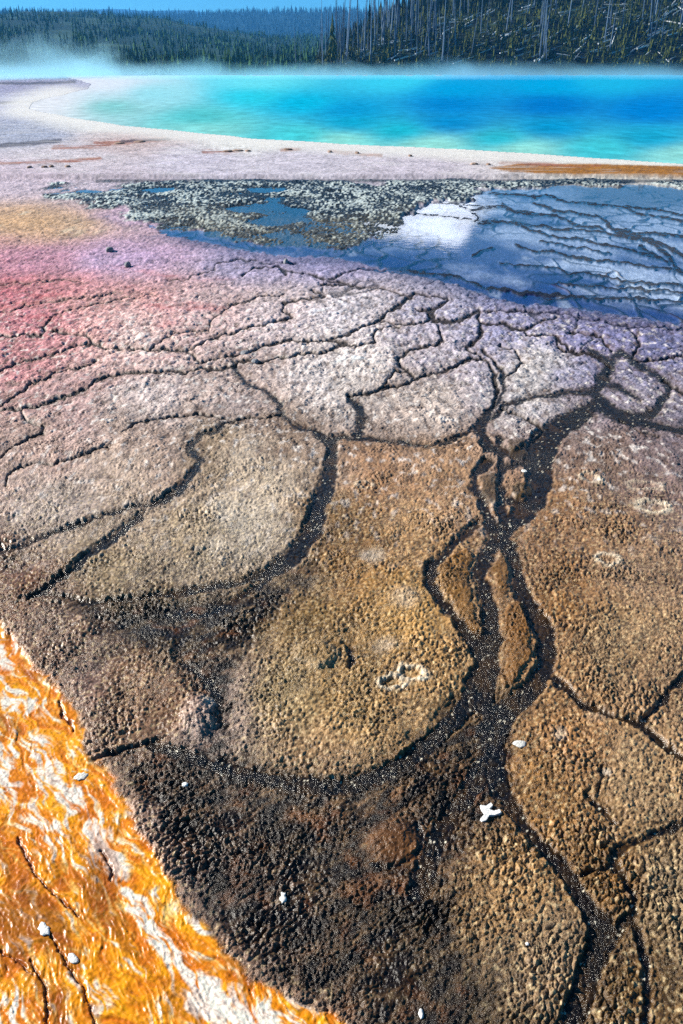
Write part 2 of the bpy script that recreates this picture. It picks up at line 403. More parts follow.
# ------------------------------------------------------------------ relief
zmid = sstep(330, 520, PY)      # 1 near, 0 far
ddx = perlin(X/.06, Y/.06, 61)*.012; ddy = perlin(X/.06, Y/.06, 62)*.012
lw = perlin(X/.15, Y/.19, 60)
rx_ = X*.86-Y*.50; ry_ = X*.50+Y*.86
a1, a2, ai = worley((ry_+ddx)/.031, (rx_+ddy)/.0185, 63)
e1, e2, ei = worley((ry_+ddx*1.5)/.0155, (rx_+ddy*1.5)/.0095, 58)
dome_e = .6*(1-np.clip(e1, 0, 1)**2) + .4*sstep(0,.3,e2-e1)
dome_n = .55*(1-np.clip(a1, 0, 1)**2) + .5*sstep(0,.34,a2-a1)
b1, b2, bi = worley((X+ddx*2)/.052, (Y+ddy*2)/.075, 64)
dome_f = .55*(1-np.clip(b1, 0, 1)**2) + .5*sstep(0,.34,b2-b1)
# streaky leather of the dark lower left: elongated along the flow
ux = (X*.80 + Y*.60); uy = (-X*.60 + Y*.80)
s1, s2, si = worley((ux+ddx)/.036, (uy+ddy)/.017, 65)
dome_s = .55*(1-np.clip(s1, 0, 1)**2) + .5*sstep(0,.34,s2-s1)
streak = np.clip(M_dk + sstep(560, 640, PY)*sstep(300, 180, PX), 0, 1)
fine = fbm(X/.013, Y/.016, 2, 66)
midn = fbm(X/.09, Y/.12, 3, 67)
big = fbm(X/.5, Y/.6, 3, 68)
patch = sstep(-.5, .5, fbm(X/.22, Y/.22, 2, 69))

Z = np.zeros_like(X)
near_rel = .0125*(dome_n-.55)*(1-streak) + .0125*(dome_s-.5)*streak
far_rel = .0065*(dome_f-.5) + .008*fbm(X/.05, Y/.10, 3, 56) + .006*(dome_n-.5)*sstep(380,440,PY)
farther = sstep(340, 240, PY)
pm = sstep(-.35,.35,lw)
smoo = sstep(-.25,.45,fbm(X/.30, Y/.34, 3, 38))
near_rel = (near_rel*(.25+.60*pm) + .0060*(dome_e-.5)*(1.2-.7*pm) + .005*fbm(X/.030, Y/.024, 3, 57))*(.45+.85*smoo) + .0030*fbm((X*.9+Y*.4)/.011, (Y*.9-X*.4)/.006, 2, 37)
rel = near_rel*zmid + far_rel*(1-zmid)*(1-.35*farther) + .0042*fine*zmid + .007*fine*(1-zmid)
rel *= (.65 + .7*patch)
rel *= 1.0+.0*sstep(400,520,PY)
Z += rel + .008*midn*(1+.8*(1-zmid)) + .014*big
# plates swell between the cracks
plate = np.minimum(np.clip(chan, 0, 22)/22., np.clip(thin, 0, 12)/12.+.0)
swell = 1-(1-plate)**2
Z += .008*(swell-.6)*(sstep(250, 300, PY))
# rim lips beside channels
Z += .004*np.exp(-((chan-3.)/1.8)**2)*sstep(400,450,PY)
# trench floors with black granules
gr1, gr2, gid = worley(X/.015, Y/.018, 71)
gran = (1-np.clip(gr1,0,1)**1.5)*.008
trench = -.013 + gran*.8 + .003*fine
Z = Z*(1-M_ch) + trench*M_ch
Z -= M_th*(.013)*nofilm
# dark sheet a bit lower
Z -= .010*M_dk*(1-M_ch)
# mound + hoof prints
def blob(cx, cy, rx, ry, rot=0.):
    c, s = math.cos(rot), math.sin(rot)
    dx = QX-cx; dy = QY-cy
    return np.hypot((dx*c+dy*s)/rx, (-dx*s+dy*c)/ry)
ringm = np.zeros_like(X); pitm = np.zeros_like(X)
for cx_, cy_, rx, ry, rt, st in [(392,682,16,8,-.1,1.),(412,673,17,8,.15,1.),(653,507,19,6.5,.18,1.),(606,560,14.5,6.5,.2,.9),(590,479,13,4.5,.2,.7),
                                 (645,486,20,5,.05,.45),(365,486,9,3.8,.1,.6),(316,655,24,14,.1,.15),(352,640,30,16,.0,.0),(500,470,9,9,0,.0)]:
    r = blob(cx_, cy_, rx, ry, rt)
    w = .20 + .03*st
    ringm = np.maximum(ringm, st*np.exp(-((r-.85)/w)**2)*(.65+.5*perlin(X/.02,Y/.02,72)))
    pitm = np.maximum(pitm, (st > .3)*sstep(.8,.4,r))
ringm = np.clip(ringm, 0, 1)
Z += .007*ringm - .006*pitm
mound = sstep(1.05, .6, blob(316,655,25,15,.1)); Z += .014*mound
mound2 = sstep(1.1, .3, blob(200,715,22,24,.1)); Z += .018*mound2
mound3 = sstep(1.1, .5, blob(392,842,30,26,0)); Z += .010*mound3
# granular crust field with water between the clumps
c1, c2, c3 = worley(X/.042+.3*perlin(X/.2,Y/.2,73), Y/.12, 74)
crs = fbm(X/.9, Y/1.1, 4, 75)
crust = .021*((1-np.clip(c1,0,1)**1.4)*(.3+1.2*c3)) + .004 + .052*crs + .010*perlin(X/.03,Y/.04,76) - .028*sstep(215,240,PY)
crust -= .05*sstep(.12,.42,fbm(X/1.8, Y/2.2, 2, 78))*sstep(470,330,PX+.0*PY)*sstep(184,190,PY)
Z = Z*(1-M_gr) + crust*M_gr
# water film bed
bed = -.030 + .006*midn + .020*M_fc + .004*(dome_f-.5) + .016*sstep(.15,.55,fbm(X/.5,Y/1.3,3,77))*sstep(225,290,PY)
Z = Z*(1-M_fl) + bed*M_fl
Z -= .0  
# beyond: a low step up to the flat apron of the pool
step = sstep(178.6, 177.2, PY)
Z = Z*(1-step) + step*(.066 + .009*fbm(X/1.2, Y/3., 3, 79))
# pool basin
lake_pts = [(62,76.2),(78,80),(92,84.5),(88,90),(62,96),(34,103),(30,110),(70,119),(130,128),(200,135),(260,141),(340,146),(430,150),(520,155.5),(600,161),(683,166.5),
            (760,170.5),(900,173),(1700,175),(2600,150),(2600,75.4),(1500,75.4),(700,75.4),(300,75.8)]
def poly_plain(pts, px, py):
    ins = np.zeros(px.shape, bool)
    for (x0,y0),(x1,y1) in zip(pts, pts[1:]+pts[:1]):
        if y1 != y0:
            c = ((y0 <= py) & (py < y1)) | ((y1 <= py) & (py < y0))
            ins ^= c & (px < x0+(py-y0)*(x1-x0)/(y1-y0))
    return ins
inl = poly_plain(lake_pts, PX, PY+1.3*n_far) & (PY < 178)
Z = np.where(inl, .02, Z)
Z = np.where(PY < 75, -.6, Z)
# orange runoff apron: braided, smooth, wet
dv = np.array(G(330,1015))-np.array(G(0,640)); dv /= np.linalg.norm(dv)
al = X*dv[0]+Y*dv[1]; ac = -X*dv[1]+Y*dv[0]
q1 = fbm(al/.20, ac/.16, 3, 81); q2 = fbm(al/.20+7, ac/.16, 3, 82)
fl1 = fbm((al+.12*q1)/.20, (ac+.10*q2)/.045, 4, 83)
fl2 = fbm((al+.10*q2)/.10+3, (ac+.07*q1)/.018, 3, 84)
rid = 1-np.abs(fbm((al+.07*q1)/.075, (ac+.06*q2)/.020, 3, 85))*3.2
rid2 = np.clip(1-np.abs(perlin((al+.05*q1)/.05+.4*fl1, (ac+.05*q2)/.010, 86))*2.5, 0, 1)
oz = -.004 + .0045*fl1 + .0018*np.clip(rid, 0, 1) + .0009*rid2 + .0012*perlin(X/.012,Y/.012,87)
oz += .003*np.exp(-((orange+4)/6.)**2)
Z = Z*(1-M_or) + oz*M_or
# old outline cuts in the orange apron
oc = strokes([(1.0,[(18,838),(22,850),(40,880),(62,900),(78,915)]),(1.1,[(30,960),(44,985),(48,1010),(42,1040)]),(.9,[(48,930),(65,960),(85,990),(95,1024),(100,1060)]),
              (.9,[(60,700),(64,716),(74,730)]),(.8,[(100,850),(112,868),(110,880)]),(.8,[(0,950),(20,962),(32,975)])], 8)
M_oc = sstep(1.2,-.3,oc)*M_or
Z -= .007*M_oc

# ------------------------------------------------------------------ pigment
tonev = 1 + .35*midn + .40*big + .6*(ai-.5)*zmid + .8*(bi-.5)*(1-zmid) + .25*fine
col = base*np.clip(tonev, .45, 1.6)[...,None]
def mixc(c, m, rgb, lin_=True):
    m = np.clip(m, 0, 1)[...,None]
    return c*(1-m) + (lin(rgb) if lin_ else rgb)*m
# pale mineral skins on some bumps
skin = sstep(.12,.42, fbm(X/.05, Y/.09, 4, 91)+.2*fbm(X/.5,Y/.5,2,89))*sstep(620,400,PY)*.75*(1-M_dk)
col = mixc(col, skin*sstep(270,330,PY), (238,228,220))
fleck = sstep(.08,.36, fbm(X/.045, Y/.12, 4, 90))*sstep(640,440,PY)*sstep(250,300,PY)*(1-M_dk)
col = mixc(col, fleck*.62, (78,56,44))
# red stringers on the pink
rs = sstep(.18,.5,fbm(X/.9, Y/.55, 4, 92))*sstep(270,170,PX)*sstep(250,290,PY)*sstep(400,330,PY)
col = mixc(col, rs*.6, (196,98,100))
glitter = sstep(.2,.5,fbm(X/.35,Y/1.4,4,93))*sstep(205,215,PY)*sstep(240,228,PY)*sstep(170,60,PX)  # sparkle streaks painted as pale colour
col = mixc(col, glitter*.7, (236,214,180))
pn = fbm(X/.020, Y/.017, 3, 47); near_f = sstep(430,520,PY)*(1-M_ch)  # flecks painted in for cream highlights and near-black crevices
col = mixc(col, sstep(.10,.45,pn)*near_f*.50*(1-.6*M_dk), (226,200,152))
col = mixc(col, sstep(-.05,-.42,pn)*near_f*.75, (36,22,9))
# ochre zone next to cracks
near_c = np.exp(-np.clip(np.minimum(chan,thin*1.5),0,99)/5.)
col = mixc(col, near_c*.40*sstep(330,400,PY), (95,68,38))
col = mixc(col, near_c*.30*sstep(420,330,PY)*sstep(250,300,PY), (150,118,84))
# dark sheet and its rusty patches
col = mixc(col, M_dk*np.clip(.74+1.3*fbm(ux/.10, uy/.045, 3, 39)+.3*sstep(660,610,PY),0,.97), (22,13,4))
rp = sstep(.1,.5,fbm(X/.12, Y/.12, 3, 94))*M_dk
col = mixc(col, rp*.5, (120,74,38))
col = mixc(col, mound*.35, (150,118,70)); col = mixc(col, mound2*.5, (165,140,128)); col = mixc(col, mound3*.6, (110,72,38))
for cx_, cy_, rx, ry, st in [(373,556,16,11,.35),(385,645,18,9,.25),(405,598,20,14,.25),(215,545,18,10,.3),(560,735,9,9,.3),(606,772,6,5,.6),(210,702,12,8,.5),(600,716,20,10,.15)]:
    col = mixc(col, sstep(1.1,.2,blob(cx_,cy_,rx,ry))*st*(.6+.8*ai), (235,220,200))
col = mixc(col, ringm*(1.15+.6*fbm(X/.012,Y/.012,2,27)), (232,214,186))
# cracks & channels
chc = lin((9,6,3))*(0.4+1.2*gid[...,None])
glint1 = h32(np.floor(X/.0045+gid*3), np.floor(Y/.007), 43)  # tiny wet glints painted as pale specks
chc = chc + (gid > .60)[...,None]*lin((100,74,36))*.09 + (glint1 > .984)[...,None]*lin((235,225,200))*.85
och = sstep(.05,.4,fbm(X/.10, Y/.16, 3, 40))[...,None]*.45
chc = chc*(1-och) + och*lin((74,50,18))
col = mixc(col, M_ch*.96, chc, False)
isl = np.zeros_like(X)
for p_, c_ in [([(438,572),(449,558),(468,548),(470,560),(468,580),(474,606),(480,632),(470,630),(455,606)],(112,74,18)),
               ([(493,566),(501,554),(508,566),(508,590),(503,600),(496,586)],(100,66,18)),
               ([(506,606),(520,602),(530,630),(530,655),(514,684),(504,688),(505,650)],(112,72,20)),
               ([(508,441),(525,441),(527,452),(522,460),(508,458)],(74,58,38)),
               ([(482,478),(494,474),(497,500),(488,504),(481,492)],(52,40,20)),
               ([(513,484),(530,482),(534,494),(518,500),(511,494)],(62,48,20))]:
    m_ = sstep(1.5,-1.5,poly(p_, 12, 1.2)); isl = np.maximum(isl, m_)
    col = mixc(col, m_*(.75+.2*midn), c_)
Z += .008*isl
col = mixc(col, M_th*.94*nofilm, (34,25,18))
# crust zone: pale crust tops with sun glitter put into the colour, dark wet feet
top = sstep(-.002,.014, crust + .02*perlin(X/.05,Y/.07,95))
c3r = np.clip(h32(np.floor(X/.032+.6*n_far), np.floor(Y/.11), 96) + .75*fbm(X/.7,Y/1.0,4,45), 0, 1)
crc = lin((26,30,30))*(1-top[...,None]) + top[...,None]*(lin((222,232,224))*(c3r > .60)[...,None] + lin((34,35,32))*(c3r <= .60)[...,None])
tan = sstep(-.1,.3,fbm(X/3,Y/5,2,97))[...,None]*sstep(200,215,PY)[...,None]
crc = crc*(1-tan*.4) + tan*.4*lin((130,120,92))*(.4+1.2*c3r[...,None])
col = mixc(col, M_gr, crc, False)
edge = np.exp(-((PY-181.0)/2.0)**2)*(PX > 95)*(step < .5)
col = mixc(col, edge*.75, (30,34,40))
# film bed, with sky and hillside reflections put into its colour
sky_refl = sstep(-.4,.45,1.3*fbm(X/.9,Y/1.6,5,46)+.25*sstep(250,205,PY)+.40*sstep(470,620,PX)-.22)[...,None]  # bright low sky mirrored in the film, painted as pale patches
fb = (lin((26,54,112))*(1-sky_refl)+sky_refl*lin((205,212,228)))*(1+.5*midn[...,None]+.3*big[...,None])
hill_refl = (sstep(222,196,PY+6*big)*sstep(530,600,PX))[...,None]*.9  # brown reflection of the hillside painted on the bed
fb = fb*(1-hill_refl)+hill_refl*lin((62,54,46))
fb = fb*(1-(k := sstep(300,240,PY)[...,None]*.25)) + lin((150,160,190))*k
refl_dark = np.exp(-((filmp+7)/12.)**2)[...,None]*.95*sstep(215,240,PY)[...,None]  # darker blue sky reflection painted along the near edge
fb = fb*(1-refl_dark)+refl_dark*lin((16,38,104))
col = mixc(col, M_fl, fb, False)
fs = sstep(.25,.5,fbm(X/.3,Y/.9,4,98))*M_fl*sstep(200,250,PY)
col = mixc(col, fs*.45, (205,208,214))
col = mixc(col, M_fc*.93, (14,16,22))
wf = np.exp(-(np.clip(filmp,0,99)/10.)**2)*(1-M_fl)*(1-M_gr)*(PY > 235)
col = mixc(col, wf*.6, (58,66,104))
# orange
oc1 = lin((240,156,8)); oc2 = lin((198,108,2)); oc3 = lin((240,222,206)); oc4 = lin((250,208,110))
t1 = sstep(-.35,.35,fl1)[...,None]; o = oc2*(1-t1)+oc1*t1
t2 = sstep(.0,.5,fl2+.3*q1)[...,None]; o = o*(1-t2*.7)+oc4*t2*.7
dband = -orange
band = np.exp(-((dband-40)/13.)**2)*sstep(700,780,PY) + .8*np.exp(-((dband-85)/20.)**2)*sstep(690,740,PY)*sstep(880,820,PY) + .9*np.exp(-(((PX-215)/36)**2+((PY-1005)/26)**2)) \
     + np.exp(-(((PX-4)/14)**2+((PY-662)/22)**2)) + .8*np.exp(-(((PX-24)/26)**2+((PY-705)/12)**2)) + .7*np.exp(-(((PX-15)/20)**2+((PY-1010)/22)**2)) + .5*np.exp(-(((PX-290)/50)**2+((PY-1015)/14)**2))
wm = sstep(.25,.85, band*.75 + 1.3*fl2 + .75*fl1 + .25*q2)
wm = np.maximum(wm, sstep(.42,.7,fl1+.5*fl2)*.8)
o = o*(1-wm[...,None]) + oc3*wm[...,None]
dd = sstep(.05,.5,fbm(al/.3, ac/.09, 3, 88) + .5*np.exp(-(((PX-60)/70)**2+((PY-920)/50)**2)) - .15*band)[...,None]
o = o*(1-.65*dd) + .65*dd*lin((116,56,4))
rl = (sstep(.65,.98,rid2)*.5*sstep(-.1,.4,fl2+fl1) + sstep(.7,1,rid)*.4 + M_oc*.8)[...,None]
o = o*(1-rl) + rl*lin((92,42,2))
col = col*(1-M_or[...,None]) + o*M_or[...,None]
rimc = np.exp(-((orange-6)/6.)**2)*(1-M_or)*sstep(640,690,PY)
col = mixc(col, rimc*.35, (170,135,110))
farbank = sstep(75.9,75.4,PY)*sstep(60,95,PX)
col = mixc(col, farbank, (22,44,50))
# rim of the pool is white sinter, wet towards the apron
ld = np.full(PX.shape, 99., np.float32)
lp = lake_pts[4:18]
for (x0,y0),(x1,y1) in zip(lp[:-1], lp[1:]):
    dx, dy = x1-x0, (y1-y0)*3
    t = np.clip(((PX-x0)*dx+(PY-y0)*3*dy)/(dx*dx+dy*dy), 0, 1)
    ld = np.minimum(ld, np.hypot(PX-x0-t*dx, (PY-y0)*3-t*dy))
rimw = sstep(46, 10, ld + 10*n_far)*step
col = mixc(col, rimw*.85*(1-sstep(1.5,-1,strip)), (246,242,234))
col = mixc(col, step*.35*sstep(.1,.45,n_str), (232,226,222))
col = np.clip(col*(1.06-.26*sstep(300,200,PY)-.08*sstep(470,400,PY)*sstep(200,300,PY))[...,None], .003, .8)
# wetness -> gloss
wet = .25 + .45*M_ch + .05*M_dk - .05*M_or + .35*M_gr + .5*sstep(430,560,PY)
wet = wet*(1-.6*step)+.4*wf
rgba = np.concatenate([col, np.clip(wet,0,1)[...,None]], -1)
gme = grid_mesh('ground', X, Y, Z, rgba)
grain = (1-.85*M_or)*(.45+.9*sstep(-.4,.4,fbm(X/.25,Y/.25,3,36)))
ga = gme.attributes.new('grain', 'FLOAT', 'POINT'); ga.data.foreach_set('value', np.clip(grain,0,1.3).astype(np.float32).reshape(-1))

def ground_material():
    m, nt, out = newmat('mat_ground')
    L = nt.links.new
    at = N(nt, 'ShaderNodeAttribute', attribute_name='tone')
    tc = N(nt, 'ShaderNodeTexCoord')
    n1 = N(nt, 'ShaderNodeTexNoise', i_Scale=160., i_Detail=3.); L(tc.outputs['Object'], n1.inputs['Vector'])
    n2 = N(nt, 'ShaderNodeTexNoise', i_Scale=38., i_Detail=6., i_Roughness=.7); L(tc.outputs['Object'], n2.inputs['Vector'])
    mr = N(nt, 'ShaderNodeMapRange'); mr.inputs['From Min'].default_value=.3; mr.inputs['From Max'].default_value=.7
    mr.inputs['To Min'].default_value=.72; mr.inputs['To Max'].default_value=1.28
    L(n2.outputs['Fac'], mr.inputs['Value'])
    vm = N(nt, 'ShaderNodeVectorMath', operation='SCALE'); L(at.outputs['Color'], vm.inputs[0]); L(mr.outputs[0], vm.inputs['Scale'])
    p = N(nt, 'ShaderNodeBsdfPrincipled')
    L(vm.outputs[0], p.inputs['Base Color'])
    r = N(nt, 'ShaderNodeMapRange'); r.inputs['To Min'].default_value=.62; r.inputs['To Max'].default_value=.2
    L(at.outputs['Alpha'], r.inputs['Value']); L(r.outputs[0], p.inputs['Roughness'])
    s = N(nt, 'ShaderNodeMapRange'); s.inputs['To Min'].default_value=.25; s.inputs['To Max'].default_value=.40
    L(at.outputs['Alpha'], s.inputs['Value']); L(s.outputs[0], p.inputs['Specular IOR Level'])
    b1 = N(nt, 'ShaderNodeBump', i_Strength=.9, i_Distance=.004); L(n1.outputs['Fac'], b1.inputs['Height'])
    b2 = N(nt, 'ShaderNodeBump', i_Strength=.9, i_Distance=.010); L(n2.outputs['Fac'], b2.inputs['Height']); L(b1.outputs[0], b2.inputs['Normal'])
    ag = N(nt, 'ShaderNodeAttribute', attribute_name='grain'); L(ag.outputs['Fac'], b1.inputs['Strength']); L(ag.outputs['Fac'], b2.inputs['Strength'])
    L(b2.outputs[0], p.inputs['Normal'])
    L(p.outputs[0], out.inputs[0])
    return m
ground = link('ground', gme, ground_material()); tag(ground, kind='structure')

# ================================================================== WATER
# thin sheet of run-off lying over the mat
fpx = np.concatenate([np.linspace(36, 760, 90), np.linspace(800, 1900, 20)])
near_row = np.interp(fpx, [36,60,100,150,200,250,300,345,400,450,500,565,620,683,900,1900], [205,208,216,234,246,256,260,264,276,289,303,312,321,329,337,340])
tt = np.linspace(0, 1, 60)[:,None]
FROW = near_row[None,:]*(1-tt) + 178.4*tt
FY = row_to_y(FROW); FX = (fpx[None,:]-CX)*scale_at(FY)
FZ = np.full(FX.shape, -.0100)
wm_, nt, out = newmat('mat_water_film')
L = nt.links.new
tc = N(nt, 'ShaderNodeTexCoord')
nn = N(nt, 'ShaderNodeTexNoise', i_Scale=9., i_Detail=3.); L(tc.outputs['Object'], nn.inputs['Vector'])
bp = N(nt, 'ShaderNodeBump', i_Strength=.05, i_Distance=.01); L(nn.outputs['Fac'], bp.inputs['Height'])
gl = N(nt, 'ShaderNodeBsdfGlossy', i_Roughness=.04); gl.inputs['Color'].default_value=(1,1,1,1); L(bp.outputs[0], gl.inputs['Normal'])
tr = N(nt, 'ShaderNodeBsdfTransparent'); tr.inputs['Color'].default_value=(.90,.95,1.,1)
lwt = N(nt, 'ShaderNodeLayerWeight', i_Blend=.5)
pw = N(nt, 'ShaderNodeMath', operation='POWER'); L(lwt.outputs['Facing'], pw.inputs[0]); pw.inputs[1].default_value = 6.0
fr = N(nt, 'ShaderNodeMath', operation='MULTIPLY_ADD'); L(pw.outputs[0], fr.inputs[0]); fr.inputs[1].default_value = .97; fr.inputs[2].default_value = .02
mx = N(nt, 'ShaderNodeMixShader'); L(fr.outputs[0], mx.inputs[0]); L(tr.outputs[0], mx.inputs[1]); L(gl.outputs[0], mx.inputs[2])
L(mx.outputs[0], out.inputs[0])
film = link('shallow_water', grid_mesh('shallow_water', FX, FY, FZ), wm_); tag(film, kind='structure')

# the hot pool: colour follows its depth
lr = np.concatenate([np.linspace(177.2, 100, 120), np.linspace(99.5, 75.1, 70)])
lc = np.concatenate([np.linspace(-20, 740, 200), np.linspace(760, 2700, 40)])
ly = row_to_y(lr); LPX, LPY = np.meshgrid(lc, lr)
LX = (LPX-CX)*scale_at(ly)[:,None]; LY = np.repeat(ly[:,None], len(lc), 1)
LTON = [(50,99,(238,240,238)),(70,95,(225,236,236)),(92,87,(232,238,240)),(84,83,(235,238,240)),(66,78,(235,238,240)),(34,106,(238,240,238)),(40,104,(215,230,230)),(110,106,(120,205,198)),(100,96,(190,228,230)),(200,120,(80,200,200)),(150,95,(150,226,230)),(250,97,(40,208,226)),(300,104,(0,184,222)),(350,112,(8,156,212)),
 (450,105,(0,132,206)),(550,106,(0,120,200)),(650,112,(0,130,210)),(400,134,(10,182,206)),(500,142,(20,182,204)),(600,150,(70,200,214)),(683,158,(150,216,212)),
 (300,138,(70,205,212)),(200,130,(140,222,212)),(340,143,(150,225,215)),(430,147,(160,225,215)),(520,151,(160,225,215)),(450,90,(0,160,220)),(550,85,(0,165,222)),(250,82,(110,226,236)),(400,80,(60,206,236)),(600,80,(30,182,226)),(100,85,(220,236,240)),
 (350,125,(0,165,205)),(450,125,(0,140,205)),(550,130,(0,150,205)),(650,140,(20,165,205)),(900,130,(0,130,205)),(1600,120,(0,130,205))]
lcx = rbf(LTON, LPX.astype(np.float32), LPY.astype(np.float32))
kx = sstep(140, 380, LPX)[...,None]
lcx *= np.array([.97,.93,1.],np.float32)*(1-kx) + np.array([.85,.96,.95],np.float32)*kx
lcx *= (1+.10*fbm(LX/2.5, LY/6., 4, 101))[...,None]
LZ = np.full(LX.shape, .058)
lme = grid_mesh('lake_water', LX, LY, LZ, np.concatenate([np.clip(lcx*.80,0,.7), np.ones(LX.shape+(1,))], -1))
lm, nt, out = newmat('mat_lake'); L = nt.links.new
at = N(nt, 'ShaderNodeAttribute', attribute_name='tone'); tc = N(nt, 'ShaderNodeTexCoord')
mp = N(nt, 'ShaderNodeMapping'); mp.inputs['Scale'].default_value=(1.,.6,1.); L(tc.outputs['Object'], mp.inputs['Vector'])
nn = N(nt, 'ShaderNodeTexNoise', i_Scale=1.4, i_Detail=7., i_Roughness=.7); L(mp.outputs[0], nn.inputs['Vector'])
mr = N(nt, 'ShaderNodeMapRange'); mr.inputs['From Min'].default_value=.3; mr.inputs['From Max'].default_value=.7; mr.inputs['To Min'].default_value=.72; mr.inputs['To Max'].default_value=1.25
L(nn.outputs['Fac'], mr.inputs['Value'])
vm = N(nt, 'ShaderNodeVectorMath', operation='SCALE'); L(at.outputs['Color'], vm.inputs[0]); L(mr.outputs[0], vm.inputs['Scale'])
bp = N(nt, 'ShaderNodeBump', i_Strength=.5, i_Distance=.06); L(nn.outputs['Fac'], bp.inputs['Height'])
p = N(nt, 'ShaderNodeBsdfPrincipled', i_Roughness=.6); p.inputs['Specular IOR Level'].default_value=0.
L(vm.outputs[0], p.inputs['Base Color']); L(bp.outputs[0], p.inputs['Normal']); L(p.outputs[0], out.inputs[0])
lake = link('lake_water', lme, lm); tag(lake, kind='structure')

# ================================================================== HILLS
def hill_mesh(name, x0, x1, y0, y1, nx, ny, zf, mat):
    gx = np.linspace(x0, x1, nx); gy = np.linspace(y0, y1, ny)
    A, B = np.meshgrid(gx, gy)
    o = link(name, grid_mesh(name, A, B, zf(A, B)), mat); tag(o, kind='structure'); return o

def z_bluff(x, y):
    x = np.asarray(x, float); y = np.asarray(y, float)
    H = np.clip(.56*(x+9), 0, 52)
    front = 206 + 4*perlin(x/30., y*0+3.3, 111)
    s = np.clip((y-front)*.43, 0, None)
    z = H*(1-np.exp(-s/np.maximum(H,.5)))
    z = z + .5*fbm(x/9., y/9., 3, 112)*np.clip(z/3,0,1)
    back = np.clip((y-330)*.3, 0, None)
    return np.maximum(z-back, -.5) - .0 + .25*sstep(200,208,y)*(x > -400)
m_soil = principled_noise('mat_hillside', (.006,.014,.012), (.07,.11,.045), .16, .9, .1, .4, 1.2)
m_soil2 = principled_noise('mat_forest_floor', (.012,.045,.05), (.09,.17,.13), .035, .95, .05, 0)
m_far = principled_noise('mat_far_range', (.010,.032,.060), (.03,.06,.08), .003, 1., .0, 0)
hill_mesh('hillside', -12, 230, 198, 420, 160, 110, z_bluff, m_soil)

def interp(xs, ys_):
    return lambda v: np.interp(v, xs, ys_)
mid_prof = interp([-400,0,90,170,230,290,330,420,700,1200],[20,19,20,27,36,42,41,40,38,38])
far_prof = interp([-400,-60,20,60,90,120,150,185,215,260,340,700],[22,20,15.5,13.5,12,10.8,12.5,12.5,14.2,14,13.5,14])
far2_prof = interp([-400,0,40,100,200,260,340,700],[18,16,17,18,19,17,15.5,15])
def z_mid(x, y):
    px = CX + x/(y*CT)*F*1.0
    top = (HOR-mid_prof(px))/1045.*900 + HC
    k = sstep(230, 900, y)**.75
    return top*k*(1+.20*fbm(x/110., y/150., 3, 121)) + 1.2*fbm(x/40., y/60., 2, 122)*sstep(230,300,y) - np.clip((y-900)*.2,0,None)
def z_far(prof, Y0, span):
    def f(x, y):
        px = CX + x/(y*CT)*F
        top = (HOR-prof(px))/1045.*Y0 + HC
        k = sstep(Y0-span, Y0, y)
        return top*k*(1+.03*fbm(x/200., y/300., 3, 123)) - np.clip((y-Y0)*.3,0,None) - 3*(1-k)
    return f
hill_mesh('hills', -900, 260, 222, 1150, 150, 120, z_mid, m_soil2)
hill_mesh('far_hills', -2200, 1600, 1100, 2300, 160, 60, z_far(far2_prof, 2000, 900), m_far)
hill_mesh('mountains', -4200, 3200, 3000, 4500, 200, 50, z_far(far_prof, 4000, 900), m_far)

# ================================================================== TREES
m_bark = principled_noise('mat_bark', (.03,.025,.02), (.10,.085,.07), 6, .9, .1, .3)
m_snag = principled_noise('mat_dead_wood', (.020,.045,.085), (.15,.22,.32), .8, .8, .15, 0)
m_grey = principled_noise('mat_grey_wood', (.04,.10,.14), (.20,.30,.34), .02, .9, .1, 0)
m_log = principled_noise('mat_fallen_wood', (.35,.42,.46), (.85,.88,.88), .35, .8, .1, 0)
m_needle = principled_noise('mat_needles', (.010,.022,.006), (.095,.115,.020), 1.3, .85, .1, 0)
m_needle_far = principled_noise('mat_needles_far', (.006,.020,.018), (.050,.12,.040), .016, .9, .05, 0, pos='Object')

def crown_geo(h, r, seed, tiers=9, seg=8, z0=.12):
    rd = random.Random(seed); v = []; f = []
    for t in range(tiers):
        k = t/(tiers-1)
        zc = h*(z0+(1-z0)*k*.93)
        rr = r*(1-k)**.8*(.75+.5*rd.random())+.05*r
        tip = zc+h*(.16+.05*rd.random())*(1-.4*k)
        ox, oy = rd.uniform(-.08,.08)*r, rd.uniform(-.08,.08)*r
        b = len(v); v.append((ox*.3, oy*.3, min(tip, h)))
        a0 = rd.random()*6.28
        for i in range(seg*2):
            a = a0+i*math.pi/seg
            q = rr*(rd.uniform(.75,1.2) if i % 2 == 0 else rd.uniform(.30,.55))
            v.append((ox+q*math.cos(a), oy+q*math.sin(a), zc-(.06*h*rd.uniform(.3,1.1) if i % 2 == 0 else -.02*h)))
        for i in range(seg*2):
            f.append((b, b+1+i, b+1+(i+1) % (seg*2)))
    return v, f

def tube(v, f, p0, p1, r0, r1, seg=6):
    p0 = Vector(p0); p1 = Vector(p1); d = (p1-p0).normalized()
    a = d.orthogonal().normalized(); b = d.cross(a)
    s = len(v)
    for p, r in ((p0,r0),(p1,r1)):
        for i in range(seg):
            t = 6.28318*i/seg
            v.append(tuple(p+a*(r*math.cos(t))+b*(r*math.sin(t))))
    for i in range(seg):
        j = (i+1) % seg
        f.append((s+i, s+j, s+seg+j, s+seg+i))
    f.append(tuple(range(s+seg-1, s-1, -1))); f.append(tuple(range(s+seg, s+2*seg)))

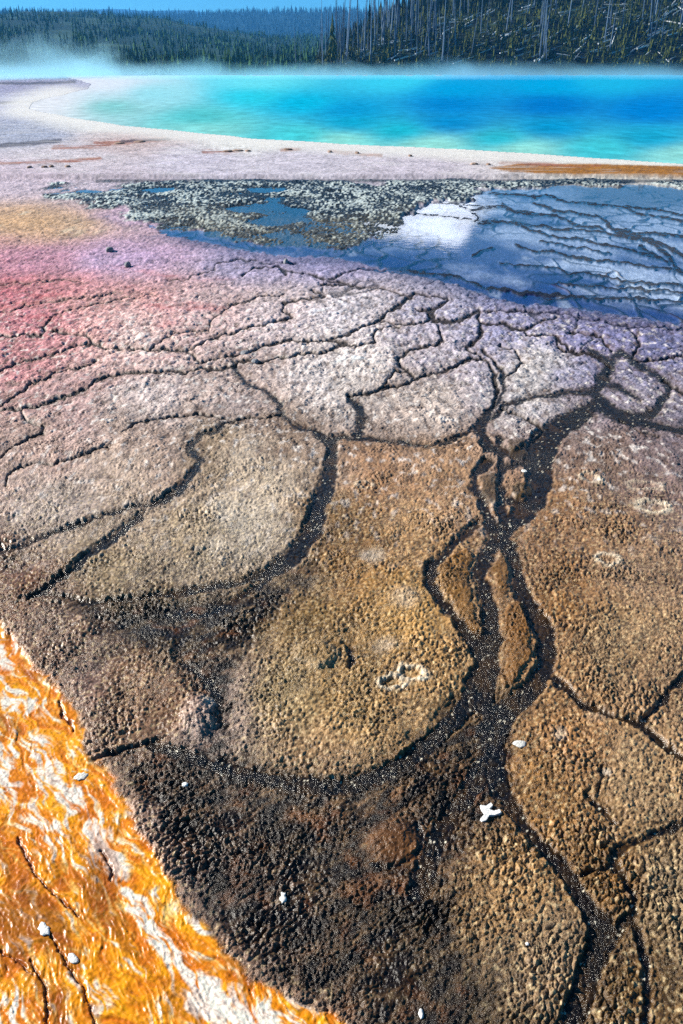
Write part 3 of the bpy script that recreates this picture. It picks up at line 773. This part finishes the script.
pine_kinds = []
for k, (h, r) in enumerate([(3.0,.85),(3.6,.8),(2.6,.9),(4.4,1.0),(5.2,1.1),(2.2,.75),(11.5,1.3),(7.0,1.9)]):
    v, f = crown_geo(h, r, 100+k, tiers=(14 if h > 6 else 8), seg=7, z0=.10 if h < 6 else .16)
    cm = mesh_py('crown', v, f); cm.materials.append(m_needle)
    v, f = [], []; tube(v, f, (0,0,-.6), (0,0,h*.9), .035*h*.7+.03, .02, 6)
    tm = mesh_py('trunk', v, f); tm.materials.append(m_bark)
    pine_kinds.append((cm, tm))

def pine(kind, loc, s, rz, label, group):
    e = bpy.data.objects.new('pine_tree', None); COL.objects.link(e)
    e.location = loc; e.scale = (s*random.uniform(.85,1.15), s*random.uniform(.85,1.15), s); e.rotation_euler = (0,0,rz)
    tag(e, label, 'tree', group)
    link('crown', pine_kinds[kind][0], None, e); link('trunk', pine_kinds[kind][1], None, e)
    return e

# right hillside
done = 0
PL = 'small green pine crowded among pale logs on the steep hillside across the lake'
PL2 = 'small dark pine standing at the misty foot of the hillside across the lake'
while done < 215:
    y = 206 + 42*random.random()**1.1
    x = random.uniform(-7, 112) * y/215.
    z = float(z_bluff(x, y))
    if z < .25 or (x < 2 and random.random() < .5): continue
    if fbm(np.array([x/13.]), np.array([y/11.]), 2, 131)[0] < -.22: continue
    lo = z < 2.0
    pine(random.choice([0,1,2,2,5,5,3]), (x, y, z-.15), random.uniform(.75,1.25), random.random()*6.28,
         PL2 if lo else PL, 'pines at the foot of the hillside' if lo else 'pines on the steep hillside')
    done += 1
def world_at(px, y):
    return (px-CX)*y*CT/F
def put(px, y): 
    x = world_at(px, y); return x, y, float(z_bluff(x, y))
pine(6, put(332.5, 208), .95, 1., 'tall narrow dark spire of a pine at the left end of the hillside', None)
pine(7, put(425, 222), 1.0, 2., 'tall bushy dark pine standing above the smaller pines on the hillside', None)
pine(6, put(369, 222), .9, 3., 'slender dark pine beside the dead trunks on the left shoulder of the hillside', None)
# left shore row
for k in range(78):
    px = random.uniform(-25, 84) if k < 60 else random.uniform(84, 330)
    y = random.uniform(222, 262) if k < 60 else random.uniform(235, 300)
    x = world_at(px, y); z = max(float(z_mid(x, y)), -.3) if y > 222 else 0
    pine(random.choice([0,1,3,3,4,1]), (x, y, z-.1), random.uniform(.75,1.2), random.random()*6.28,
         'dark pine in the row along the flat shore left of the lake' if k < 60 else 'dark pine behind the steam on the far shore of the lake',
         'pines along the left shore' if k < 60 else 'pines behind the steam')

# standing dead trunks
snags = []
for k in range(6):
    rd = random.Random(200+k); v, f = [], []
    h = 10+1.2*k
    lean = rd.uniform(-.25,.25)
    tube(v, f, (0,0,-.6), (lean*.5, 0, h*.5), .20, .13, 6)
    tube(v, f, (lean*.5,0,h*.5), (lean, rd.uniform(-.2,.2), h), .13, .04, 6)
    for j in range(14):
        z = h*rd.uniform(.3,.97); a = rd.random()*6.28; l = rd.uniform(.3,1.0)*(1.1-z/h)
        tube(v, f, (lean*z/h,0,z), (lean*z/h+l*math.cos(a), l*math.sin(a), z+rd.uniform(-.25,.15)), .035, .012, 3)
    me = mesh_py('dead_tree', v, f); me.materials.append(m_snag); snags.append(me)
def snag(x, y, z, s, label, group):
    o = link('dead_tree', random.choice(snags)); o.location=(x,y,z-.1)
    o.scale=(s*random.uniform(.8,1.2),)*2+(s,); o.rotation_euler=(random.gauss(0,.06),random.gauss(0,.06),random.random()*6.28)
    tag(o, label, 'dead tree', group)
cnt = 0
while cnt < 175:
    y = 208+52*random.random(); x = random.uniform(-5, 112)*y/215.
    if cnt < 45: x = random.uniform(-4, 24); y = random.uniform(208, 240)
    z = float(z_bluff(x,y))
    if z < .3: continue
    snag(x, y, z, random.uniform(.55,1.15), 'bare grey dead trunk standing on the wooded hillside across the lake', 'standing dead trunks on the hillside'); cnt += 1
for px, y, s in [(346,214,1.0),(358.5,216,1.25),(364,220,.9),(300,232,.75),(296,236,.7),(318,226,.55),(274,240,.6),(375,224,1.0),(352,218,.7),(381,226,.95),(390,228,1.1)]:
    x = world_at(px, y); snag(x, y, max(float(z_bluff(x,y)) if x>-12 else float(z_mid(x,y)),-.2), s,
        'bare dead trunk rising against the sky at the left end of the hillside' if px > 340 else 'bare dead trunk standing alone behind the steam on the far shore',
        'dead trunks against the sky' if px > 340 else 'dead trunks behind the steam')

# fallen trunks
logs = []
for k in range(4):
    rd = random.Random(300+k); v, f = [], []; l = 5+k*1.2
    tube(v, f, (0,0,0), (l*.5, rd.uniform(-.1,.1), .02), .21, .16, 6); tube(v, f, (l*.5,0,.02), (l,0,0), .16, .07, 6)
    for j in range(4):
        t = rd.uniform(.3,.9)*l; tube(v, f, (t,0,.1), (t+.1, rd.uniform(-.3,.3), .1+rd.uniform(.2,.5)), .03, .012, 3)
    me = mesh_py('fallen_log', v, f); me.materials.append(m_log); logs.append(me)
cnt = 0
while cnt < 290:
    y = 208+44*random.random(); x = random.uniform(-2, 108)*y/215.
    z = float(z_bluff(x,y))
    if z < .6: continue
    a = random.gauss(.75,.22)
    if random.random() < .08: a = random.uniform(-1,3)
    dx, dy = math.cos(a), math.sin(a); Lg = 5.
    z1 = float(z_bluff(x+dx*Lg, y+dy*Lg))
    o = link('fallen_log', random.choice(logs)); o.location=(x,y,z+.35)
    o.rotation_euler = Vector((dx*Lg, dy*Lg, z1-z)).to_track_quat('X','Z').to_euler()
    s = random.uniform(.6,1.25); o.scale=(s, s*random.uniform(.5,1.0), s*random.uniform(.5,1.0))
    tag(o, 'pale fallen trunk lying slantwise on the wooded hillside across the lake', 'log', 'fallen logs on the hillside'); cnt += 1

# uncountable woods of the farther slopes
def wood(name, n, fx_, fz, hmin, hmax, mat, dead=0.):
    base_v, base_f = [], []
    V = []; Fc = []
    rd = np.random.default_rng(len(name)*7+n)
    for i in range(n):
        x, y = fx_(rd)
        z = float(fz(x, y)); h = rd.uniform(hmin,hmax)*(1.35 if rd.random()<.1 else 1); r = h*rd.uniform(.13,.22)
        b = len(V)
        if rd.random() < dead:
            r = .16
            for t in range(3): V.append((x+r*math.cos(t*2.1), y+r*math.sin(t*2.1), z-.5))
            V.append((x+rd.uniform(-.3,.3), y, z+h*1.1))
            Fc += [(b,b+1,b+3),(b+1,b+2,b+3),(b+2,b,b+3)]
            continue
        for lv, (zz, rr, tp) in enumerate(((.05,1.,.6),(.38,.68,.85),(.66,.4,1.))):
            b = len(V); a0 = rd.random()*6
            for t in range(6):
                q = rr*r*(1 if t%2 else .55)
                V.append((x+q*math.cos(a0+t*1.047), y+q*math.sin(a0+t*1.047), z+zz*h))
            V.append((x, y, z+tp*h))
            Fc += [(b+t, b+(t+1)%6, b+6) for t in range(6)]
    o = link(name, mesh_py(name, V, Fc), mat); tag(o, kind='stuff'); return o
def fx_mid(rd):
    y = 232+ (900-232)*rd.random()**1.5
    px = rd.uniform(-120, 470) if rd.random()<.9 else rd.uniform(-400,-120)
    if fbm(np.array([px/26.]), np.array([y/150.]), 2, 133)[0] > .18 and rd.random() < .85: return fx_mid(rd)
    return (px-CX)*y*CT/F, y
wood('far_forest', 5500, fx_mid, z_mid, 2.0, 4.8, m_needle_far, .10)
wood('dead_forest', 2600, fx_mid, z_mid, 2.5, 5.0, m_grey, 1.)
def fx_bl(rd):
    y = 216+110*rd.random(); x = rd.uniform(-2, 200)
    if y < 250 and x < 112*y/215: y = 250+70*rd.random()
    return x, y
wood('hilltop_forest', 2600, fx_bl, z_bluff, 2.5, 6.0, m_needle, .35)
def fx_young(rd):
    y = 207+46*rd.random(); x = rd.uniform(-5, 114)*y/215.
    return x, y
wood('young_forest', 2200, fx_young, z_bluff, 1.0, 2.4, m_needle, .06)
def fx_far(rd):
    y = 1300+720*rd.random(); px = rd.uniform(-150, 560); return (px-CX)*y*CT/F, y
wood('distant_forest', 6000, fx_far, z_far(far2_prof,2000,900), 7, 14, m_far, 0)

# ================================================================== SMALL THINGS ON THE MAT
m_white = principled_noise('mat_white_sinter', (.62,.60,.55), (.88,.87,.84), 60, .6, .3, .3, 200)
m_stone = principled_noise('mat_stone', (.10,.11,.13), (.30,.30,.32), 30, .7, .3, .5, 90)
m_brown = principled_noise('mat_brown_stone', (.16,.10,.07), (.40,.28,.22), 6, .8, .2, .5, 20)

def pebble(name, px, py, rx, ry, rz, mat, label, cat, group=None, seed=0, rot=0., outline=None):
    """a lump or chip with its own outline; sizes in pixels turned to metres at its place"""
    x, y = G(px, py); s = float(scale_at(y))*(.8 if mat is m_white else 1.); phi = math.atan2(HC, y)
    rxm = rx*s; rym = ry*s/math.sin(phi); rd = random.Random(seed)
    v, f = [], []; n = 14
    ring = []
    for i in range(n):
        a = 6.28318*i/n
        k = rd.uniform(.82,1.12) if outline is None else outline[i % len(outline)]
        ring.append((k*math.cos(a), k*math.sin(a)))
    cr_, sr_ = math.cos(rot), math.sin(rot)
    for lvl, (q, zz) in enumerate(((.92,-.5),(1.,.15),(.82,.75),(.42,1.))):
        for (a, b) in ring:
            X_, Y_ = a*rxm*q, b*rym*q
            v.append((X_*cr_-Y_*sr_, X_*sr_+Y_*cr_, rz*zz*(1+rd.uniform(-.12,.12))))
    for l in range(3):
        for i in range(n):
            j = (i+1) % n; f.append((l*n+i, l*n+j, (l+1)*n+j, (l+1)*n+i))
    f.append(tuple(range(3*n, 4*n)))
    o = link(name, mesh_py(name, v, f, True), mat)
    # sit on the surface
    r_i = len(rows)-1-int(np.searchsorted(rasc, py)); c_i = int(np.searchsorted(cols, px))
    w = max(1, int(max(rx, ry)*.6))
    zz = float(np.percentile(Z[max(0,r_i-w):r_i+w+1, c_i-w:c_i+w+1], 75))
    o.location = (x, y, zz+rz*.25)
    return tag(o, label, cat, group)

pebble('stone', 520, 744, 9, 4.6, .004, m_white, 'smooth white oval stone at the right edge of the black channel', 'stone', seed=1)
pebble('flake', 283, 897, 4.5, 7, .004, m_white, 'ragged white flake lying alone on the dark brown streaked mat', 'flake', seed=2, outline=[1.,.7,1.1,.8,.95,1.15,.6,1.])
pebble('flake', 421, 1013, 3.4, 6, .003, m_white, 'small narrow white flake on the dark mat at the bottom edge', 'flake', seed=3)
pebble('flake', 81, 776, 8, 5.5, .003, m_white, 'white chip lying on the orange mat just below its notch', 'flake', seed=4, rot=.5, outline=[1.2,.8,1.,.7,1.,.9,1.1])
pebble('flake', 44, 929, 11, 5.5, .003, m_white, 'long white chip on the darkest orange part of the mat', 'flake', seed=5, rot=-.7, outline=[1.15,.9,.8,1.,.7,1.1])
pebble('flake', 73, 958, 9, 4.5, .003, m_white, 'cream chip half sunk in the orange mat, downstream of the long white chip', 'flake', seed=6, rot=-.7)
pebble('flake', 524, 472, 4, 2.2, .003, m_white, 'small white flake in the black channel between two brown islands', 'flake', seed=7)
pebble('flake', 185, 785, 4, 3, .004, m_white, 'small cream flake on the dark band right of the orange mat', 'flake', seed=8)
pebble('flake', 527, 946, 2.4, 2.0, .004, m_white, 'tiny white flake on the rounded brown plate at the bottom', 'flake', seed=9)
for i, (px, py, rx, ry) in enumerate([(245,352,4.5,2.0),(255,361,4.,1.8)]):
    pebble('stone', px, py, rx, ry, .02, m_stone, ['grey pebble wedged in the crack junction of the pink plates', 'bluish pebble just below the crack junction of the pink plates'][i], 'stone', seed=20+i)
for i, (px, py, rx, ry, lb) in enumerate([(128,266,3,1.2,'small dark stone on the lilac flat, nearer of a pair'),(110,251,4,1.3,'flat grey stone on the lilac flat below the crust, farther of a pair'),
                                     (286,262,2.6,1.2,'small dark stone beside a black hollow near the crust'),(484,187,3,1.2,'dark stone standing in the gravelly edge of the water film')]):
    pebble('stone', px, py, rx, ry, .035, m_stone, lb, 'stone', seed=30+i)
for i, (px, py, rx) in enumerate([(228,154.3,6),(238,153.6,8),(248,154,4),(288,152.5,6),(30,171,3),(45,170.5,4),(52,170,3),(68,170,4),(474,167.5,5),(488,168,3),(357,156,3),(330,155,3),(120,146,6),(140,144.5,7),(410,159,2.5)]):
    pebble('rock', px, py, rx*.8, .45, .03, m_brown, 'low brown lump on the white flat between the water film and the lake', 'rock', 'brown lumps on the white flat', seed=40+i)
# forked white chip: three thick tapered arms, one closed body
def forked(px, py):
    x, y = G(px, py); s = float(scale_at(y))*.82; ph = math.sin(math.atan2(HC, y))
    P = [(-10,-6),(-3,-5),(4,-9),(6,-6),(0,-1),(6,1),(14,-1),(15,3),(6,6),(-1,6),(-6,12),(-12,14),(-13,10),(-6,4),(-9,-1)]
    v = [((a*s), (-b*s/ph), -.004) for a, b in P] + [((a*s*.94), (-b*s/ph*.94), .006) for a, b in P]
    n = len(P); f = [tuple(range(n, 2*n))[::-1]] + [(i, (i+1)%n, n+(i+1)%n, n+i) for i in range(n)]
    o = link('flake', mesh_py('flake', v, f), m_white); 
    r_i = len(rows)-1-int(np.searchsorted(rasc, py)); c_i = int(np.searchsorted(cols, px))
    o.location=(x, y, float(np.percentile(Z[r_i-8:r_i+9, c_i-8:c_i+9], 70))+.003)
    tag(o, 'forked bright white flake on a small brown patch beside the black channel', 'flake')
forked(489, 811)

# ================================================================== AIR
def volume_box(name, x0,x1,y0,y1,z0,z1):
    v = [(x,y,z) for z in (z0,z1) for y in (y0,y1) for x in (x0,x1)]
    f = [(0,2,3,1),(4,5,7,6),(0,1,5,4),(2,6,7,3),(0,4,6,2),(1,3,7,5)]
    return link(name, mesh_py(name, v, f))
hz = volume_box('haze', -4600, 3600, -60, 4700, -3.5, 260)
m, nt, out = newmat('mat_haze')
pv = N(nt, 'ShaderNodeVolumePrincipled'); pv.inputs['Color'].default_value=(.10,.45,1.,1); pv.inputs['Density'].default_value=.00022; pv.inputs['Anisotropy'].default_value=.2
nt.links.new(pv.outputs[0], out.inputs['Volume']); hz.data.materials.append(m); tag(hz, kind='stuff')

def steam(x0,x1,y0,y1,z1, dens, hgt, sc_, thr, plume=False):
    o = volume_box('steam', x0,x1,y0,y1,(.12 if plume else .09),z1)
    m, nt, out = newmat('mat_steam'); L = nt.links.new
    tc = N(nt, 'ShaderNodeTexCoord')
    mp = N(nt, 'ShaderNodeMapping'); mp.inputs['Scale'].default_value=(sc_, sc_*.35, sc_*1.3); L(tc.outputs['Object'], mp.inputs['Vector'])
    no = N(nt, 'ShaderNodeTexNoise', i_Scale=1., i_Detail=5., i_Roughness=.62, i_Distortion=.6); L(mp.outputs[0], no.inputs['Vector'])
    sx = N(nt, 'ShaderNodeSeparateXYZ'); L(tc.outputs['Object'], sx.inputs[0])
    # height falloff
    e = N(nt, 'ShaderNodeMapRange'); e.inputs['From Min'].default_value=.0; e.inputs['From Max'].default_value=hgt; e.inputs['To Min'].default_value=.56; e.inputs['To Max'].default_value=-.40
    L(sx.outputs['Z'], e.inputs['Value'])
    ad = N(nt, 'ShaderNodeMath', operation='ADD'); L(no.outputs['Fac'], ad.inputs[0]); L(e.outputs[0], ad.inputs[1])
    if plume:
        cxm = (x0+x1)/2
        d = N(nt, 'ShaderNodeMath', operation='SUBTRACT'); L(sx.outputs['X'], d.inputs[0]); d.inputs[1].default_value=cxm
        ab = N(nt, 'ShaderNodeMath', operation='ABSOLUTE'); L(d.outputs[0], ab.inputs[0])
        mm = N(nt, 'ShaderNodeMath', operation='MULTIPLY_ADD'); L(ab.outputs[0], mm.inputs[0]); mm.inputs[1].default_value=-.9/((x1-x0)/2); L(ad.outputs[0], mm.inputs[2]); ad = mm
    r = N(nt, 'ShaderNodeMapRange'); r.inputs['From Min'].default_value=thr; r.inputs['From Max'].default_value=1.1; r.inputs['To Max'].default_value=dens
    L(ad.outputs[0], r.inputs['Value'])
    pv = N(nt, 'ShaderNodeVolumePrincipled'); pv.inputs['Color'].default_value=(.42,.82,1.,1); pv.inputs['Anisotropy'].default_value=.3
    L(r.outputs[0], pv.inputs['Density']); L(pv.outputs[0], out.inputs['Volume'])
    o.data.materials.append(m); tag(o, kind='stuff'); return o
steam(-75, 160, 128, 204.5, 9.0, .019, 8.0, .07, .80)
steam(-70, -30, 122, 200, 13, .060, 13.0, .12, .62, True)

# ================================================================== SKY, SUN, CAMERA
SUN_AZ, SUN_EL = math.radians(-70), math.radians(28)     # azimuth from +Y towards +X
w = bpy.data.worlds.new('World'); sc.world = w; w.use_nodes = True
nt = w.node_tree; nt.nodes.clear(); L = nt.links.new
out = N(nt, 'ShaderNodeOutputWorld'); bg = N(nt, 'ShaderNodeBackground', i_Strength=.05)
sky = N(nt, 'ShaderNodeTexSky', sky_type='NISHITA', sun_disc=False); sky.sun_elevation = SUN_EL; sky.sun_rotation = SUN_AZ % (2*math.pi)
sky.altitude = 2300; sky.air_density = .7; sky.dust_density = 1.2; sky.ozone_density = 2.0
hs = N(nt, 'ShaderNodeHueSaturation'); hs.inputs['Saturation'].default_value = 1.35; L(sky.outputs[0], hs.inputs['Color'])
tn = N(nt, 'ShaderNodeMix', data_type='RGBA', blend_type='MULTIPLY'); tn.inputs['Factor'].default_value=1.
L(hs.outputs[0], tn.inputs[6]); tn.inputs[7].default_value=(.66,1.25,1.06,1)
# a fair-weather cloud low over the hillside (in the film of water one sees it mirrored)
tc = N(nt, 'ShaderNodeTexCoord'); sx = N(nt, 'ShaderNodeSeparateXYZ'); L(tc.outputs['Generated'], sx.inputs[0])
az = N(nt, 'ShaderNodeMath', operation='ARCTAN2'); L(sx.outputs['X'], az.inputs[0]); L(sx.outputs['Y'], az.inputs[1])
el = N(nt, 'ShaderNodeMath', operation='ARCSINE'); L(sx.outputs['Z'], el.inputs[0])
cmb = N(nt, 'ShaderNodeCombineXYZ'); L(az.outputs[0], cmb.inputs[0]); L(el.outputs[0], cmb.inputs[1])
no = N(nt, 'ShaderNodeTexNoise', i_Scale=26., i_Detail=6., i_Roughness=.55); L(cmb.outputs[0], no.inputs['Vector'])
def ell(a, e, ra, re):
    s1_ = N(nt, 'ShaderNodeVectorMath', operation='SUBTRACT'); L(cmb.outputs[0], s1_.inputs[0]); s1_.inputs[1].default_value=(math.radians(a),math.radians(e),0)
    s2_ = N(nt, 'ShaderNodeVectorMath', operation='MULTIPLY'); L(s1_.outputs[0], s2_.inputs[0]); s2_.inputs[1].default_value=(1/math.radians(ra),1/math.radians(re),0)
    s3_ = N(nt, 'ShaderNodeVectorMath', operation='LENGTH'); L(s2_.outputs[0], s3_.inputs[0]); return s3_.outputs['Value']
prev = None
for a, e, ra, re in [(5.2,8.3,4.6,2.2),(7.4,9.6,1.5,1.2),(3.4,9.3,2.6,1.0),(-22,14,9,3),(34,13,8,3)]:
    v_ = ell(a, e, ra, re)
    if prev is None: prev = v_
    else:
        mn = N(nt, 'ShaderNodeMath', operation='MINIMUM'); L(prev, mn.inputs[0]); L(v_, mn.inputs[1]); prev = mn.outputs[0]
md = N(nt, 'ShaderNodeMath', operation='MULTIPLY_ADD'); L(no.outputs['Fac'], md.inputs[0]); md.inputs[1].default_value=-1.1; L(prev, md.inputs[2])
cm_ = N(nt, 'ShaderNodeMapRange'); cm_.inputs['From Min'].default_value=.56; cm_.inputs['From Max'].default_value=.24; L(md.outputs[0], cm_.inputs['Value'])
cmx = N(nt, 'ShaderNodeMix', data_type='RGBA'); L(cm_.outputs[0], cmx.inputs['Factor']); L(tn.outputs[2], cmx.inputs[6]); cmx.inputs[7].default_value=(25,26,28,1)
L(cmx.outputs[2], bg.inputs['Color']); L(bg.outputs[0], out.inputs[0])

sl = bpy.data.lights.new('sun', 'SUN'); sl.energy = 5.0; sl.angle = math.radians(.5); sl.color = (1.,.95,.86)
so = bpy.data.objects.new('sun', sl); COL.objects.link(so)
sd = Vector((math.sin(SUN_AZ)*math.cos(SUN_EL), math.cos(SUN_AZ)*math.cos(SUN_EL), math.sin(SUN_EL)))
so.rotation_euler = (-sd).to_track_quat('-Z','Y').to_euler(); so.location = (-8, 6, 12)

cam = bpy.data.cameras.new('camera'); co = bpy.data.objects.new('camera', cam); COL.objects.link(co)
co.location = (0,0,HC); co.rotation_euler = (math.pi/2-TH, 0, 0)
cam.sensor_fit = 'VERTICAL'; cam.sensor_height = 36; cam.lens = 36*F/1024.
cam.clip_start = .05; cam.clip_end = 20000
sc.camera = co
sc.view_settings.view_transform = 'Standard'; sc.view_settings.look = 'None'; sc.view_settings.exposure = 1.0; sc.view_settings.gamma = 1
sc.cycles.use_denoising = False
sc.cycles.max_bounces = 6; sc.cycles.transparent_max_bounces = 8; sc.cycles.volume_bounces = 1
sc.cycles.volume_max_steps = 96
sc.cycles.sample_clamp_indirect = 4
